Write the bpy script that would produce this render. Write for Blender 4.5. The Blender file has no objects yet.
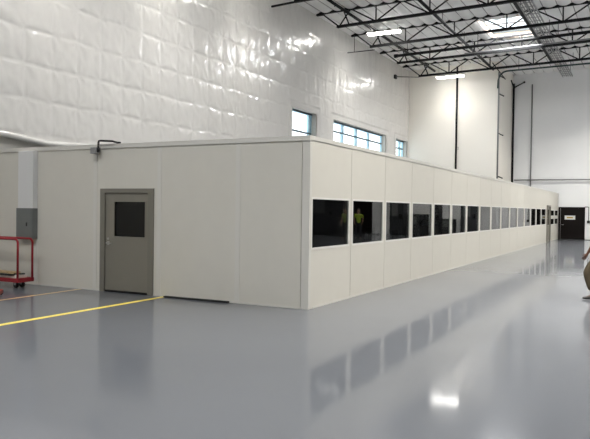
import bpy, bmesh, math, random
from mathutils import Vector, Matrix
random.seed(7)
SC = bpy.context.scene
COL = SC.collection

# ------------------------------------------------------------------ materials
def node_mat(name, base, rough=0.5, metal=0.0, spec=0.5, coat=0.0, noise=None, bump=None, rough_noise=None):
    m = bpy.data.materials.new(name)
    m.use_nodes = True
    nt = m.node_tree
    b = nt.nodes['Principled BSDF']
    b.inputs['Base Color'].default_value = (*base, 1)
    b.inputs['Roughness'].default_value = rough
    b.inputs['Metallic'].default_value = metal
    b.inputs['Specular IOR Level'].default_value = spec
    b.inputs['Coat Weight'].default_value = coat
    b.inputs['Coat Roughness'].default_value = 0.12
    tc = nt.nodes.new('ShaderNodeTexCoord')
    if noise:                       # (scale, amount): real mottling of the colour
        n = nt.nodes.new('ShaderNodeTexNoise')
        n.inputs['Scale'].default_value = noise[0]
        n.inputs['Detail'].default_value = 5
        nt.links.new(tc.outputs['Object'], n.inputs['Vector'])
        r = nt.nodes.new('ShaderNodeMapRange')
        r.inputs['From Min'].default_value = 0.3
        r.inputs['From Max'].default_value = 0.7
        r.inputs['To Min'].default_value = 1 - noise[1]
        r.inputs['To Max'].default_value = 1 + noise[1]
        nt.links.new(n.outputs['Fac'], r.inputs['Value'])
        mx = nt.nodes.new('ShaderNodeVectorMath')
        mx.operation = 'SCALE'
        mx.inputs[0].default_value = base
        nt.links.new(r.outputs['Result'], mx.inputs['Scale'])
        nt.links.new(mx.outputs['Vector'], b.inputs['Base Color'])
    if rough_noise:
        n = nt.nodes.new('ShaderNodeTexNoise')
        n.inputs['Scale'].default_value = rough_noise[0]
        n.inputs['Detail'].default_value = 4
        nt.links.new(tc.outputs['Object'], n.inputs['Vector'])
        r = nt.nodes.new('ShaderNodeMapRange')
        r.inputs['From Min'].default_value = 0.3
        r.inputs['From Max'].default_value = 0.7
        r.inputs['To Min'].default_value = rough_noise[1]
        r.inputs['To Max'].default_value = rough_noise[2]
        nt.links.new(n.outputs['Fac'], r.inputs['Value'])
        nt.links.new(r.outputs['Result'], b.inputs['Roughness'])
    if bump:                        # (scale xyz, strength, distance)
        mp = nt.nodes.new('ShaderNodeMapping')
        mp.inputs['Scale'].default_value = bump[0]
        nt.links.new(tc.outputs['Object'], mp.inputs['Vector'])
        n = nt.nodes.new('ShaderNodeTexNoise')
        n.inputs['Scale'].default_value = 1.0
        n.inputs['Detail'].default_value = 3
        nt.links.new(mp.outputs['Vector'], n.inputs['Vector'])
        bp = nt.nodes.new('ShaderNodeBump')
        bp.inputs['Strength'].default_value = bump[1]
        bp.inputs['Distance'].default_value = bump[2]
        nt.links.new(n.outputs['Fac'], bp.inputs['Height'])
        nt.links.new(bp.outputs['Normal'], b.inputs['Normal'])
    return m

def emit_mat(name, col, strength):
    m = bpy.data.materials.new(name)
    m.use_nodes = True
    nt = m.node_tree
    nt.nodes.clear()
    e = nt.nodes.new('ShaderNodeEmission')
    e.inputs['Color'].default_value = (*col, 1)
    e.inputs['Strength'].default_value = strength
    o = nt.nodes.new('ShaderNodeOutputMaterial')
    nt.links.new(e.outputs[0], o.inputs['Surface'])
    return m

def glass_mat(name, tint, gain=1.0, ior=1.5, rough=0.0):
    m = bpy.data.materials.new(name)
    m.use_nodes = True
    nt = m.node_tree
    nt.nodes.clear()
    t = nt.nodes.new('ShaderNodeBsdfTransparent')
    t.inputs['Color'].default_value = (*tint, 1)
    g = nt.nodes.new('ShaderNodeBsdfGlossy')
    g.inputs['Roughness'].default_value = rough
    ge = nt.nodes.new('ShaderNodeNewGeometry')
    dt = nt.nodes.new('ShaderNodeVectorMath'); dt.operation = 'DOT_PRODUCT'
    nt.links.new(ge.outputs['Normal'], dt.inputs[0]); nt.links.new(ge.outputs['Incoming'], dt.inputs[1])
    def mth(op, a, b=None):
        n = nt.nodes.new('ShaderNodeMath'); n.operation = op
        for k, v in ((0, a), (1, b)):
            if v is None: continue
            if isinstance(v, (int, float)): n.inputs[k].default_value = v
            else: nt.links.new(v, n.inputs[k])
        return n.outputs[0]
    f0 = ((ior - 1)/(ior + 1))**2
    p5 = mth('POWER', mth('SUBTRACT', 1.0, mth('ABSOLUTE', dt.outputs['Value'])), 5.0)
    fr = mth('ADD', mth('MULTIPLY', p5, 1 - f0), f0)
    mu = nt.nodes.new('ShaderNodeMath')
    mu.operation = 'MULTIPLY'
    mu.use_clamp = True
    mu.inputs[1].default_value = gain
    nt.links.new(fr, mu.inputs[0])
    mix = nt.nodes.new('ShaderNodeMixShader')
    o = nt.nodes.new('ShaderNodeOutputMaterial')
    nt.links.new(mu.outputs[0], mix.inputs[0])
    nt.links.new(t.outputs[0], mix.inputs[1])
    nt.links.new(g.outputs[0], mix.inputs[2])
    nt.links.new(mix.outputs[0], o.inputs['Surface'])
    return m

M = {}
M['floor'] = node_mat('grey_epoxy', (0.130, 0.139, 0.156), 0.07, spec=0.30, noise=(0.35, 0.05), rough_noise=(0.8, 0.06, 0.095))
def add_haze(m, rough, fac):            # second, broader gloss lobe under the clear top coat
    nt = m.node_tree
    b = nt.nodes['Principled BSDF']
    h = nt.nodes.new('ShaderNodeBsdfPrincipled')
    h.inputs['Roughness'].default_value = rough
    h.inputs['Specular IOR Level'].default_value = b.inputs['Specular IOR Level'].default_value
    h.inputs['Base Color'].default_value = b.inputs['Base Color'].default_value
    for l in list(b.inputs['Base Color'].links):
        nt.links.new(l.from_socket, h.inputs['Base Color'])
    mx = nt.nodes.new('ShaderNodeMixShader')
    mx.inputs[0].default_value = fac
    nt.links.new(b.outputs[0], mx.inputs[1])
    nt.links.new(h.outputs[0], mx.inputs[2])
    nt.links.new(mx.outputs[0], nt.nodes['Material Output'].inputs['Surface'])
add_haze(M['floor'], 0.28, 0.24)
M['panel'] = node_mat('cream_panel', (0.65, 0.628, 0.567), 0.55, spec=0.3, noise=(3.0, 0.012), bump=((60, 60, 60), 0.12, 0.003))
M['panel_trim'] = node_mat('cream_trim', (0.66, 0.643, 0.595), 0.45, spec=0.3)
M['win_frame'] = node_mat('white_window_frame', (0.74, 0.73, 0.69), 0.4)
M['sheet'] = node_mat('white_plastic_sheet', (0.67, 0.655, 0.63), 0.24, spec=0.5, coat=0.5, noise=(1.1, 0.02), bump=((2.2, 2.2, 1.3), 0.25, 0.05))
M['concrete'] = node_mat('painted_concrete', (0.56, 0.545, 0.50), 0.7, noise=(0.7, 0.04))
M['wall_white'] = node_mat('white_wall_paint', (0.86, 0.865, 0.87), 0.6, noise=(0.5, 0.015))
M['wall_warm'] = node_mat('warm_white_wall_paint', (0.87, 0.835, 0.765), 0.6, noise=(0.5, 0.015))
M['ceiling'] = node_mat('white_roof_blanket', (0.88, 0.875, 0.86), 0.6, noise=(1.3, 0.05), bump=((3, 8, 8), 0.3, 0.03))
M['purlin'] = node_mat('grey_purlin', (0.30, 0.29, 0.28), 0.7)
M['black_steel'] = node_mat('black_steel', (0.008, 0.008, 0.009), 0.55, spec=0.2)
M['grey_steel'] = node_mat('grey_steel', (0.30, 0.30, 0.30), 0.4, metal=0.4)
M['green_pipe'] = node_mat('dark_green_pipe', (0.03, 0.055, 0.05), 0.4)
M['grey_pipe'] = node_mat('grey_conduit', (0.22, 0.22, 0.22), 0.45)
M['door_grey'] = node_mat('taupe_door_paint', (0.215, 0.20, 0.165), 0.45, noise=(4, 0.02))
M['frame_grey'] = node_mat('taupe_frame_paint', (0.19, 0.178, 0.148), 0.45)
M['chrome'] = node_mat('brushed_steel', (0.55, 0.54, 0.52), 0.3, metal=1.0)
M['box_grey'] = node_mat('grey_enamel', (0.155, 0.165, 0.16), 0.45, noise=(5, 0.03))
M['chase'] = node_mat('white_enamel', (0.70, 0.70, 0.70), 0.45)
M['red'] = node_mat('red_paint', (0.27, 0.010, 0.018), 0.4)
M['red_dull'] = node_mat('orange_red_paint', (0.27, 0.035, 0.022), 0.5)
M['rubber'] = node_mat('black_rubber', (0.012, 0.012, 0.012), 0.6)
M['wood'] = node_mat('tan_board', (0.45, 0.33, 0.18), 0.7, noise=(6, 0.08))
M['white_board'] = node_mat('white_board', (0.74, 0.72, 0.66), 0.6)
M['yellow'] = node_mat('yellow_tape', (0.88, 0.70, 0.11), 0.4, noise=(5, 0.04))
M['orange'] = node_mat('faded_orange_tape', (0.50, 0.33, 0.15), 0.45, noise=(7, 0.1))
M['door_black'] = node_mat('dark_brown_door', (0.006, 0.004, 0.0035), 0.5, spec=0.15)
M['sign'] = node_mat('white_sign', (0.72, 0.72, 0.70), 0.4)
M['sign_gold'] = node_mat('gold_print', (0.42, 0.30, 0.03), 0.5)
M['win_glare_blue'] = node_mat('sky_glare_blue_frame', (0.50, 0.78, 0.93), 0.35)  # sky glare around the window bars painted into the frame colour
M['win_dark'] = node_mat('dark_window_gasket', (0.06, 0.09, 0.12), 0.5)
M['office_glass'] = glass_mat('tinted_office_glass', (0.40, 0.41, 0.41), 1.0, 1.5)
M['clear_glass'] = glass_mat('clear_glass', (0.95, 0.97, 0.98), 1.0, 1.45)
M['lamp'] = emit_mat('lit_lamp', (1.0, 0.98, 0.93), 30)
M['skylight_dome'] = None
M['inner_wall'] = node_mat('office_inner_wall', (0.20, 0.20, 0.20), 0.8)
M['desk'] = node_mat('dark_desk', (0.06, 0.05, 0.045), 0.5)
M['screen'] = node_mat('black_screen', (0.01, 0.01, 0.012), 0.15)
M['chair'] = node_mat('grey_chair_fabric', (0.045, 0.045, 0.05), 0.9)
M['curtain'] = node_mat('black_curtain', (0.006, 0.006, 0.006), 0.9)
M['box_tan'] = node_mat('cardboard', (0.36, 0.25, 0.14), 0.8)
M['hivis'] = node_mat('yellow_green_vest', (0.45, 0.62, 0.05), 0.7)
M['hivis_pale'] = node_mat('pale_green_vest', (0.30, 0.38, 0.12), 0.7)
M['skin_brown'] = node_mat('brown_skin', (0.12, 0.05, 0.03), 0.5)
M['skin_light'] = node_mat('light_skin', (0.45, 0.27, 0.19), 0.5)
M['olive'] = node_mat('olive_trousers', (0.095, 0.073, 0.042), 0.85, noise=(9, 0.12))
M['shirt_white'] = node_mat('white_shirt', (0.62, 0.58, 0.55), 0.8)
M['dark_cloth'] = node_mat('dark_clothes', (0.03, 0.032, 0.04), 0.85)
M['shoe'] = node_mat('dark_shoe', (0.03, 0.026, 0.02), 0.6)
M['hair'] = node_mat('dark_hair', (0.012, 0.01, 0.009), 0.6)
M['eye'] = node_mat('eye', (0.6, 0.6, 0.6), 0.2)
M['machine'] = node_mat('dark_machine_enamel', (0.035, 0.038, 0.042), 0.5)

# ------------------------------------------------------------------ mesh helpers
class MB:
    def __init__(self):
        self.bm = bmesh.new()
    def box(self, x0, x1, y0, y1, z0, z1, bevel=0.0, mi=0):
        vs = [self.bm.verts.new(p) for p in ((x0,y0,z0),(x1,y0,z0),(x1,y1,z0),(x0,y1,z0),(x0,y0,z1),(x1,y0,z1),(x1,y1,z1),(x0,y1,z1))]
        fs = [self.bm.faces.new([vs[i] for i in q]) for q in ((0,3,2,1),(4,5,6,7),(0,1,5,4),(1,2,6,5),(2,3,7,6),(3,0,4,7))]
        for f in fs: f.material_index = mi
        if bevel > 0:
            es = list({e for f in fs for e in f.edges})
            r = bmesh.ops.bevel(self.bm, geom=es, offset=bevel, segments=2, affect='EDGES', profile=0.5)
            for f in r['faces']: f.material_index = mi
        return self
    def hexa(self, pts, mi=0):
        vs = [self.bm.verts.new(p) for p in pts]
        for q in ((0,3,2,1),(4,5,6,7),(0,1,5,4),(1,2,6,5),(2,3,7,6),(3,0,4,7)):
            self.bm.faces.new([vs[i] for i in q]).material_index = mi
        return self
    def bar(self, a, b, w, h, up=(0,0,1), mi=0):
        a, b = Vector(a), Vector(b)
        d = (b-a).normalized()
        u = Vector(up)
        s = d.cross(u)
        if s.length < 1e-4:
            s = d.cross(Vector((1,0,0)))
        s.normalize()
        u = s.cross(d).normalized()
        p = []
        for e in (a, b):
            p += [e - s*w/2 - u*h/2, e + s*w/2 - u*h/2, e + s*w/2 + u*h/2, e - s*w/2 + u*h/2]
        return self.hexa(p, mi)
    def tube(self, pts, r, n=8, cap=True, mi=0, radii=None):
        pts = [Vector(p) for p in pts]
        rings = []
        d0 = (pts[1]-pts[0]).normalized()
        ref = Vector((0,0,1)) if abs(d0.z) < 0.9 else Vector((1,0,0))
        s = d0.cross(ref).normalized()
        for i, p in enumerate(pts):
            if i == 0: d = pts[1]-pts[0]
            elif i == len(pts)-1: d = pts[-1]-pts[-2]
            else: d = (pts[i+1]-p).normalized() + (p-pts[i-1]).normalized()
            d.normalize()
            s = (s - d*s.dot(d)).normalized()
            t = d.cross(s)
            rr = radii[i] if radii else r
            rings.append([self.bm.verts.new(p + (s*math.cos(2*math.pi*k/n) + t*math.sin(2*math.pi*k/n))*rr) for k in range(n)])
        for a, b in zip(rings, rings[1:]):
            for k in range(n):
                f = self.bm.faces.new((a[k], a[(k+1)%n], b[(k+1)%n], b[k]))
                f.smooth = True
                f.material_index = mi
        if cap:
            self.bm.faces.new(rings[0][::-1]).material_index = mi
            self.bm.faces.new(rings[-1]).material_index = mi
        return self
    def sphere(self, c, r, sc=(1,1,1), mi=0, seg=12):
        res = bmesh.ops.create_uvsphere(self.bm, u_segments=seg, v_segments=max(6, seg*2//3), radius=r)
        for v in res['verts']:
            v.co = Vector((v.co.x*sc[0], v.co.y*sc[1], v.co.z*sc[2])) + Vector(c)
        for f in {f for v in res['verts'] for f in v.link_faces}:
            f.smooth = True
            f.material_index = mi
        return self
    def build(self, name, mat, parent=None, **tags):
        bmesh.ops.recalc_face_normals(self.bm, faces=self.bm.faces[:])
        me = bpy.data.meshes.new(name)
        self.bm.to_mesh(me)
        self.bm.free()
        for m in (mat if isinstance(mat, (list, tuple)) else [mat]):
            me.materials.append(m)
        o = bpy.data.objects.new(name, me)
        COL.objects.link(o)
        if parent:
            o.parent = parent
            o.matrix_parent_inverse = parent_inv(parent)
        for k, v in tags.items():
            o[k] = v
        return o

def parent_inv(p):
    m = Matrix.Identity(4)
    q = p
    while q:
        m = Matrix.LocRotScale(q.location, q.rotation_euler, q.scale) @ m if q.parent is None else q.matrix_parent_inverse @ Matrix.LocRotScale(q.location, q.rotation_euler, q.scale) @ m
        q = q.parent
    return m.inverted()

def thing(name, label, cat, loc=(0,0,0), group=None, rz=0.0):
    o = bpy.data.objects.new(name, None)
    o.empty_display_size = 0.1
    COL.objects.link(o)
    o.location = loc
    o.rotation_euler = (0, 0, rz)
    tag(o, label, cat, group)
    return o
def tag(o, label, cat, group=None):
    o['label'] = label
    o['category'] = cat
    if group: o['group'] = group
    return o
def structure(o, label, cat):
    o['kind'] = 'structure'
    o['label'] = label
    o['category'] = cat
    return o
def copy_tree(o, parent=None):
    c = o.copy()
    COL.objects.link(c)
    if parent:
        c.parent = parent
        c.matrix_parent_inverse = o.matrix_parent_inverse.copy()
    for ch in list(o.children):
        copy_tree(ch, c)
    return c

# ------------------------------------------------------------------ room constants
YL = 8.67            # left wall (insulated)
XB = 36.4            # back wall
XBAY = 31.5          # projecting bay in front of the back wall
YBAY = 3.0
YR = -20.0
XF = -19.0
def ceil_z(y): return 10.85 + 0.02*(YL - y)

# ------------------------------------------------------------------ floor
m = MB(); m.box(XF-0.3, XB+0.3, YR-0.3, YL+0.5, -0.2, 0.0)
structure(m.build('floor', M['floor']), 'glossy grey epoxy warehouse floor', 'floor')

# ------------------------------------------------------------------ ceiling, with the skylight opening
SKY = (22.5, 26.3, 0.15, 2.3)
SKYX = ((22.5, 26.3), (3.5, 7.3), (-11.0, -7.2))
m = MB()
step = 0.61
ys = []
y = YL + 0.3
k0 = 0
sub = 6
yy = []
n_s = int((YL + 0.3 - (YR - 0.3))/step) + 1
for i in range(n_s):
    for j in range(sub):
        t = j/sub
        yv = YL + 0.3 - (i + t)*step
        yy.append((yv, ceil_z(yv) - 0.11*math.sin(math.pi*t)**0.8 if t > 0 else ceil_z(yv)))
xs = [XF-0.3 + i*0.9 for i in range(int((XB+0.6-XF)/0.9)+1)]
xs = [x for x in xs if not any(abs(x - e) < 0.4 for p in SKYX for e in p)] + [e for p in SKYX for e in p] + [XB+0.3]
xs = sorted(set(xs))
grid = [[m.bm.verts.new((x, yv, zv + 0.012*math.sin(x*1.53 + yv*0.9))) for (yv, zv) in yy] for x in xs]
for i in range(len(xs)-1):
    for j in range(len(yy)-1):
        cxm, cym = (xs[i]+xs[i+1])/2, (yy[j][0]+yy[j+1][0])/2
        if any(p[0] < cxm < p[1] for p in SKYX) and SKY[2] < cym < SKY[3]:
            continue
        m.bm.faces.new((grid[i][j], grid[i][j+1], grid[i+1][j+1], grid[i+1][j])).smooth = True
for i in range(n_s):
    yv = YL + 0.3 - i*step
    if yv > YL - 0.1: continue
    segs = [(XF, XB)]
    if SKY[2]-0.05 < yv < SKY[3]+0.05: segs = [(XF, -11.0), (-7.2, 3.5), (7.3, 22.5), (26.3, XB)]
    for a, b in segs:
        m.box(a, b, yv-0.02, yv+0.02, ceil_z(yv)-0.012, ceil_z(yv)+0.03, mi=1)
structure(m.build('ceiling', [M['ceiling'], M['purlin']]), 'white sagging roof insulation blanket between purlins', 'ceiling')
# roof deck above the blanket keeps daylight out
m = MB()
zt = 11.30
e_ = 0.06
for (a, b, c, d) in [(XF-0.4, XB+0.4, YR-0.4, SKY[2]-e_), (XF-0.4, XB+0.4, SKY[3]+e_, YL+0.5)] + [(p, q, SKY[2]-e_, SKY[3]+e_) for p, q in ((XF-0.4, -11.0-e_), (-7.2+e_, 3.5-e_), (7.3+e_, 22.5-e_), (26.3+e_, XB+0.4))]:
    m.box(a, b, c, d, zt, zt+0.08)
structure(m.build('ceiling_deck', M['purlin']), 'roof deck above the insulation blanket', 'ceiling')

# skylight: curb, glazing bar, dome pane
dm = bpy.data.materials.new('skylight_acrylic'); dm.use_nodes = True
nt = dm.node_tree; nt.nodes.clear()
tl = nt.nodes.new('ShaderNodeBsdfTranslucent'); tl.inputs['Color'].default_value = (0.9, 0.9, 0.88, 1)
tp = nt.nodes.new('ShaderNodeBsdfTransparent'); tp.inputs['Color'].default_value = (0.9, 0.92, 0.93, 1)
mx = nt.nodes.new('ShaderNodeMixShader'); mx.inputs[0].default_value = 0.15
ou = nt.nodes.new('ShaderNodeOutputMaterial')
nt.links.new(tp.outputs[0], mx.inputs[1]); nt.links.new(tl.outputs[0], mx.inputs[2]); nt.links.new(mx.outputs[0], ou.inputs['Surface'])
M['curb'] = node_mat('pale_pine_curb', (0.72, 0.58, 0.47), 0.7, noise=(5, 0.08))
def skylight(xa, xb, watt, label):
    ya, yb = SKY[2], SKY[3]
    sk = thing('skylight', label, 'skylight', ((xa+xb)/2, (ya+yb)/2, 11.0))
    t, zb, zc = 0.05, 10.93, 11.22
    m = MB()
    m.box(xa-t, xa, ya-t, yb+t, zb, zc)
    m.box(xb, xb+t, ya-t, yb+t, zb, zc)
    m.box(xa, xb, ya-t, ya, zb, zc)
    m.box(xa, xb, yb, yb+t, zb, zc)
    m.build('curb', M['curb'], sk)
    m = MB(); m.box(xa-t, xb+t, ya-t, yb+t, zc, zc+0.01); m.build('dome_pane', dm, sk)
    m = MB(); m.box((xa+xb)/2-0.02, (xa+xb)/2+0.02, ya, yb, zc-0.06, zc); m.build('glazing_bar', M['grey_steel'], sk)
    la = bpy.data.lights.new('skylight_daylight', 'AREA')
    la.shape = 'RECTANGLE'; la.size = xb-xa-0.1; la.size_y = yb-ya-0.1
    la.energy = watt
    la.color = (0.97, 0.985, 1.0)
    lo = bpy.data.objects.new('skylight_daylight', la)
    COL.objects.link(lo)
    lo.location = (0, 0, 0.14)
    lo.parent = sk
skylight(22.5, 26.3, 900, 'bright rectangular skylight glowing white between the black roof joists')
skylight(3.5, 7.3, 450, 'added unseen skylight above the office roof, lighting the wall lining')  # unseen, added to brighten the lining and the bay wall
skylight(-11.0, -7.2, 700, 'added unseen skylight behind the viewpoint, lighting the office facade')  # unseen, added as fill light for the office facade

# ------------------------------------------------------------------ left wall with clerestory windows
WINS = [(15.55, 18.0, 5.27, (17.8,)), (19.9, 27.42, 5.69, (21.66, 23.5, 25.3)), (29.2, 31.36, 5.69, (30.75,))]
ZS, ZH = 4.4, 6.2
m = MB()
y0, y1 = YL+0.04, YL+0.4
m.box(XF-0.3, XB+0.3, y0, y1, 0, ZS)
m.box(XF-0.3, XB+0.3, y0, y1, ZH, 11.6)
ed = [XF-0.3] + [v for w in WINS for v in w[:2]] + [XB+0.3]
for a, b in zip(ed[0::2], ed[1::2]):
    m.box(a, b, y0, y1, ZS, ZH)
structure(m.build('wall_left', M['concrete']), 'pale painted concrete side wall behind the white plastic lining', 'wall')

def frange(a, b, n): return [a + (b-a)*i/n for i in range(n+1)]
CELL, ROW, X0C, Z0R = 0.87, 0.88, 1.34, 3.52
gx = []
kx0 = int((XF - X0C)/CELL) - 1
for i in range(kx0, int((XB - X0C)/CELL) + 2):
    n_ = 16 if X0C + i*CELL < 13 else 10
    for j in range(n_):
        gx.append(X0C + (i + j/n_)*CELL)
holes = [(a-0.0, b+0.0) for a, b, _, _ in WINS]
gx = [g for g in gx if XF < g < XBAY and all(abs(g-e) > 0.05 for h in holes for e in h)] + [XF] + [e for h in holes for e in h] + [XBAY]
gx.sort()
gz = [g for i in range(0, 10) for g in [Z0R + (i + j/18)*ROW for j in range(18)] if g < 11.2 and abs(g-ZS) > 0.04 and abs(g-ZH) > 0.04] + [ZS, ZH, 3.40, 11.2]
gz.sort()
from mathutils import noise as mn
def sheet_y(x, z):
    u = (x - X0C)/CELL; v = (z - Z0R)/ROW + 0.035*mn.noise(Vector((x*0.7, z*0.4, 9.0)))
    fu = abs(math.sin(math.pi*u)); fv = abs(math.sin(math.pi*v))
    k = 1.0 if x < 10 else max(0.45, 1 - (x-10)/10)
    cell = mn.noise(Vector((math.floor(u)*3.7, math.floor(v)*5.1, 0.3)))
    p = 0.024*k*(1 + 0.6*cell)*(fu**0.5)*(fv**0.30)
    # creases pulled out of every staple
    nu, nv = round(u), round(v)
    du, dv = u - nu, v - nv
    r = math.hypot(du, dv)
    th = math.atan2(dv, du)
    ph = nu*2.1 + nv*1.3
    p += 0.017*k*math.exp(-r/0.30)*math.cos(5*th + ph)*min(1, r/0.06)
    p -= 0.008*k*math.exp(-(dv/0.035)**2)
    # long loose folds
    a = 0.9*mn.noise(Vector((math.floor(u*0.5)*2.3, 3.0, math.floor(v*0.5)*1.7)))
    q = x*math.cos(a) + z*math.sin(a)
    p += 0.010*mn.noise(Vector((q*4.5, z*0.6, 1.7))) + 0.006*mn.noise(Vector((x*7.0 + z*2.0, z*2.6, 4.0)))
    edge = 1.0
    for a_, b_, _, _ in WINS:
        if ZS-0.3 < z < ZH+0.3 and a_-0.3 < x < b_+0.3: edge = 0.25
    return YL - (p + 0.03)*edge
m = MB()
gv = {}
for i, x in enumerate(gx):
    for j, z in enumerate(gz):
        gv[i, j] = m.bm.verts.new((x, sheet_y(x, z), z))
for i in range(len(gx)-1):
    for j in range(len(gz)-1):
        xm, zm = (gx[i]+gx[i+1])/2, (gz[j]+gz[j+1])/2
        if ZS < zm < ZH and any(a < xm < b for a, b in holes): continue
        m.bm.faces.new((gv[i, j], gv[i+1, j], gv[i+1, j+1], gv[i, j+1])).smooth = True
for v in [v for v in m.bm.verts if not v.link_faces]: m.bm.verts.remove(v)
lin = m.build('wall_left_lining', M['sheet'])
structure(lin, 'pillowed white plastic insulation lining stapled to the side wall', 'wall lining')
m = MB()
hp = []
for i in range(0, 60):
    x = XF + i*0.6
    if x > 15: break
    hp.append((x, YL-0.07, 3.40 + 0.05*math.sin(x*0.9+2.2) + 0.03*math.sin(x*2.3)))
m.tube(hp, 0.075, 10)
structure(m.build('trim_1', M['sheet']), 'rolled white hem along the lower edge of the plastic lining', 'trim')

for i, (a, b, zm, vm) in enumerate(WINS):
    f = MB()
    fy0, fy1 = YL+0.27, YL+0.36
    w = 0.09
    f.box(a, a+w, fy0, fy1, ZS, ZH); f.box(b-w, b, fy0, fy1, ZS, ZH)
    f.box(a, b, fy0-0.03, fy1, ZH-0.10, ZH); f.box(a, b, fy0, fy1, ZS, ZS+w)
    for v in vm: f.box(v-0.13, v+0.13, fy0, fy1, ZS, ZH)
    f.box(a, b, fy0+0.0, fy1, zm-0.035, zm+0.035, mi=1)
    f.box(a, b, fy0-0.045, fy0-0.03, ZH-0.075, ZH, mi=1)
    wo = f.build('window_%d' % (i+1), [M['win_glare_blue'], M['win_dark']])
    structure(wo, ['high window with one bar nearest the camera', 'long four-bay high window in the side wall', 'small high window beside the projecting bay'][i], 'window')
    m = MB(); m.box(a+w, b-w, fy0+0.04, fy0+0.05, ZS+w, ZH-w)
    m.build('pane', M['clear_glass'], wo)

# ------------------------------------------------------------------ back wall, bay, right and front walls
m = MB(); m.box(XB, XB+0.3, YR-0.3, YBAY, 0, 11.6)
structure(m.build('wall_back', M['wall_white']), 'white back wall right of the projecting bay', 'wall')
m = MB()
m.box(XBAY, XB+0.3, YBAY, YL+0.04, 0, 11.6)
structure(m.build('wall_bay', M['wall_warm']), 'warm white projecting bay wall left of the black riser pipe', 'wall')
m = MB(); m.box(XF-0.3, XB+0.3, YR-0.3, YR, 0, 11.9)
structure(m.build('wall_right', M['wall_white']), 'white side wall opposite the insulated one', 'wall')
m = MB(); m.box(XF-0.3, XF, YR-0.3, YL+0.4, 0, 11.9)
structure(m.build('wall_front', M['wall_white']), 'white end wall behind the viewpoint', 'wall')

# ------------------------------------------------------------------ modular office
H = 3.0
L = 36.36
YO = 8.35
office = thing('modular_office', 'long cream modular office with a strip of dark windows and a flat roof', 'modular office', (0, 0, 0))
SEAM = [0.0, 1.84, 3.74, 5.64, 7.54, 9.44, 11.34, 13.25, 15.16, 17.07, 18.98, 20.89, 22.8, 24.72, 26.64, 28.56, 30.5, 32.5, 34.43, L]
TH = 0.07
GAP = 0.013
ZW0, ZW1 = 1.035, 1.935
def long_panel(a, b, holes):
    """panel in the plane y=0..TH between x=a and b, with rectangular openings (x0,x1,z0,z1) that share one x range"""
    m = MB()
    a2, b2 = a+GAP/2, b-GAP/2
    if not holes:
        m.box(a2, b2, 0, TH, 0, H-0.02)
    else:
        x0, x1 = holes[0][0], holes[0][1]
        m.box(a2, x0, 0, TH, 0, H-0.02); m.box(x1, b2, 0, TH, 0, H-0.02)
        zz = [0] + [v for h in holes for v in h[2:]] + [H-0.02]
        for p, q in zip(zz[0::2], zz[1::2]):
            if q - p > 1e-4: m.box(x0, x1, 0, TH, p, q)
    return m.build('wall_panel', M['panel'], office)
def long_window(x0, x1, z0, z1, fw=0.025):
    f = MB()
    p = 0.004
    f.box(x0-0.01, x0+fw, -p, TH+0.01, z0-0.01, z1+0.01); f.box(x1-fw, x1+0.01, -p, TH+0.01, z0-0.01, z1+0.01)
    f.box(x0+fw, x1-fw, -p, TH+0.01, z0-0.01, z0+fw); f.box(x0+fw, x1-fw, -p, TH+0.01, z1-fw, z1+0.01)
    fo = f.build('window', M['win_frame'], office)
    g = MB(); g.box(x0+fw, x1-fw, 0.018, 0.026, z0+fw, z1-fw)
    g.build('pane', M['office_glass'], fo)
for i in range(19):
    a, b = SEAM[i], SEAM[i+1]
    if i < 16:
        mg = 0.10
        x0, x1 = a + (0.10 if i == 0 else mg - 0.035), b - mg
        long_panel(a, b, [(x0, x1, ZW0, ZW1)]); long_window(x0, x1, ZW0, ZW1)
    elif i == 16:
        long_panel(a, b, [(a+0.25, b-0.25, 0.0, 2.09)])
        d0, d1 = a+0.25, b-0.25
        f = MB()
        f.box(d0-0.03, d0+0.08, -0.05, TH+0.02, 0, 2.15); f.box(d1-0.08, d1+0.03, -0.05, TH+0.02, 0, 2.15); f.box(d0+0.08, d1-0.08, -0.05, TH+0.02, 2.06, 2.15)
        f.build('door_frame', M['frame_grey'], office)
        f = MB()
        f.box(d0+0.08, d0+0.26, 0.01, 0.055, 0.01, 2.06); f.box(d1-0.26, d1-0.08, 0.01, 0.055, 0.01, 2.06)
        f.box(d0+0.26, d1-0.26, 0.01, 0.055, 0.01, 1.0); f.box(d0+0.26, d1-0.26, 0.01, 0.055, 1.9, 2.06)
        dr = f.build('door', M['door_grey'], office)
        g = MB(); g.box(d0+0.26, d1-0.26, 0.025, 0.033, 1.0, 1.9); g.build('pane', M['office_glass'], dr)
        g = MB(); g.tube([(d0+0.17, 0.01, 1.0), (d0+0.17, -0.06, 1.0), (d0+0.30, -0.06, 1.0)], 0.012); g.build('handle', M['chrome'], dr)
    else:
        x0, x1 = a+0.12, b-0.12
        long_panel(a, b, [(x0, x1, 0.99, 1.37), (x0, x1, 1.52, 1.885)])
        long_window(x0, x1, 0.99, 1.37); long_window(x0, x1, 1.52, 1.885)
# facade toward the camera's left (plane x=0)
FS = [0.0, 1.45, 3.26, 4.93, 6.65, YO]
DY0, DY1, DZ = 3.385, 4.77, 2.095
for i in range(5):
    a, b = FS[i]+GAP/2, FS[i+1]-GAP/2
    m = MB()
    if i == 2:
        m.box(0, TH, a, DY0, 0, H-0.02); m.box(0, TH, DY1, b, 0, H-0.02); m.box(0, TH, DY0, DY1, DZ, H-0.02)
    else:
        m.box(0, TH, a+(0.146 if i == 0 else 0), b, 0, H-0.02)
    m.build('wall_panel', M['panel'], office)
for s in FS[1:5]:
    m = MB(); m.box(-0.006, 0.012, s-0.05, s+0.05, 0.0, H-0.09)
    m.build('joint_strip', M['panel_trim'], office)
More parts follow.
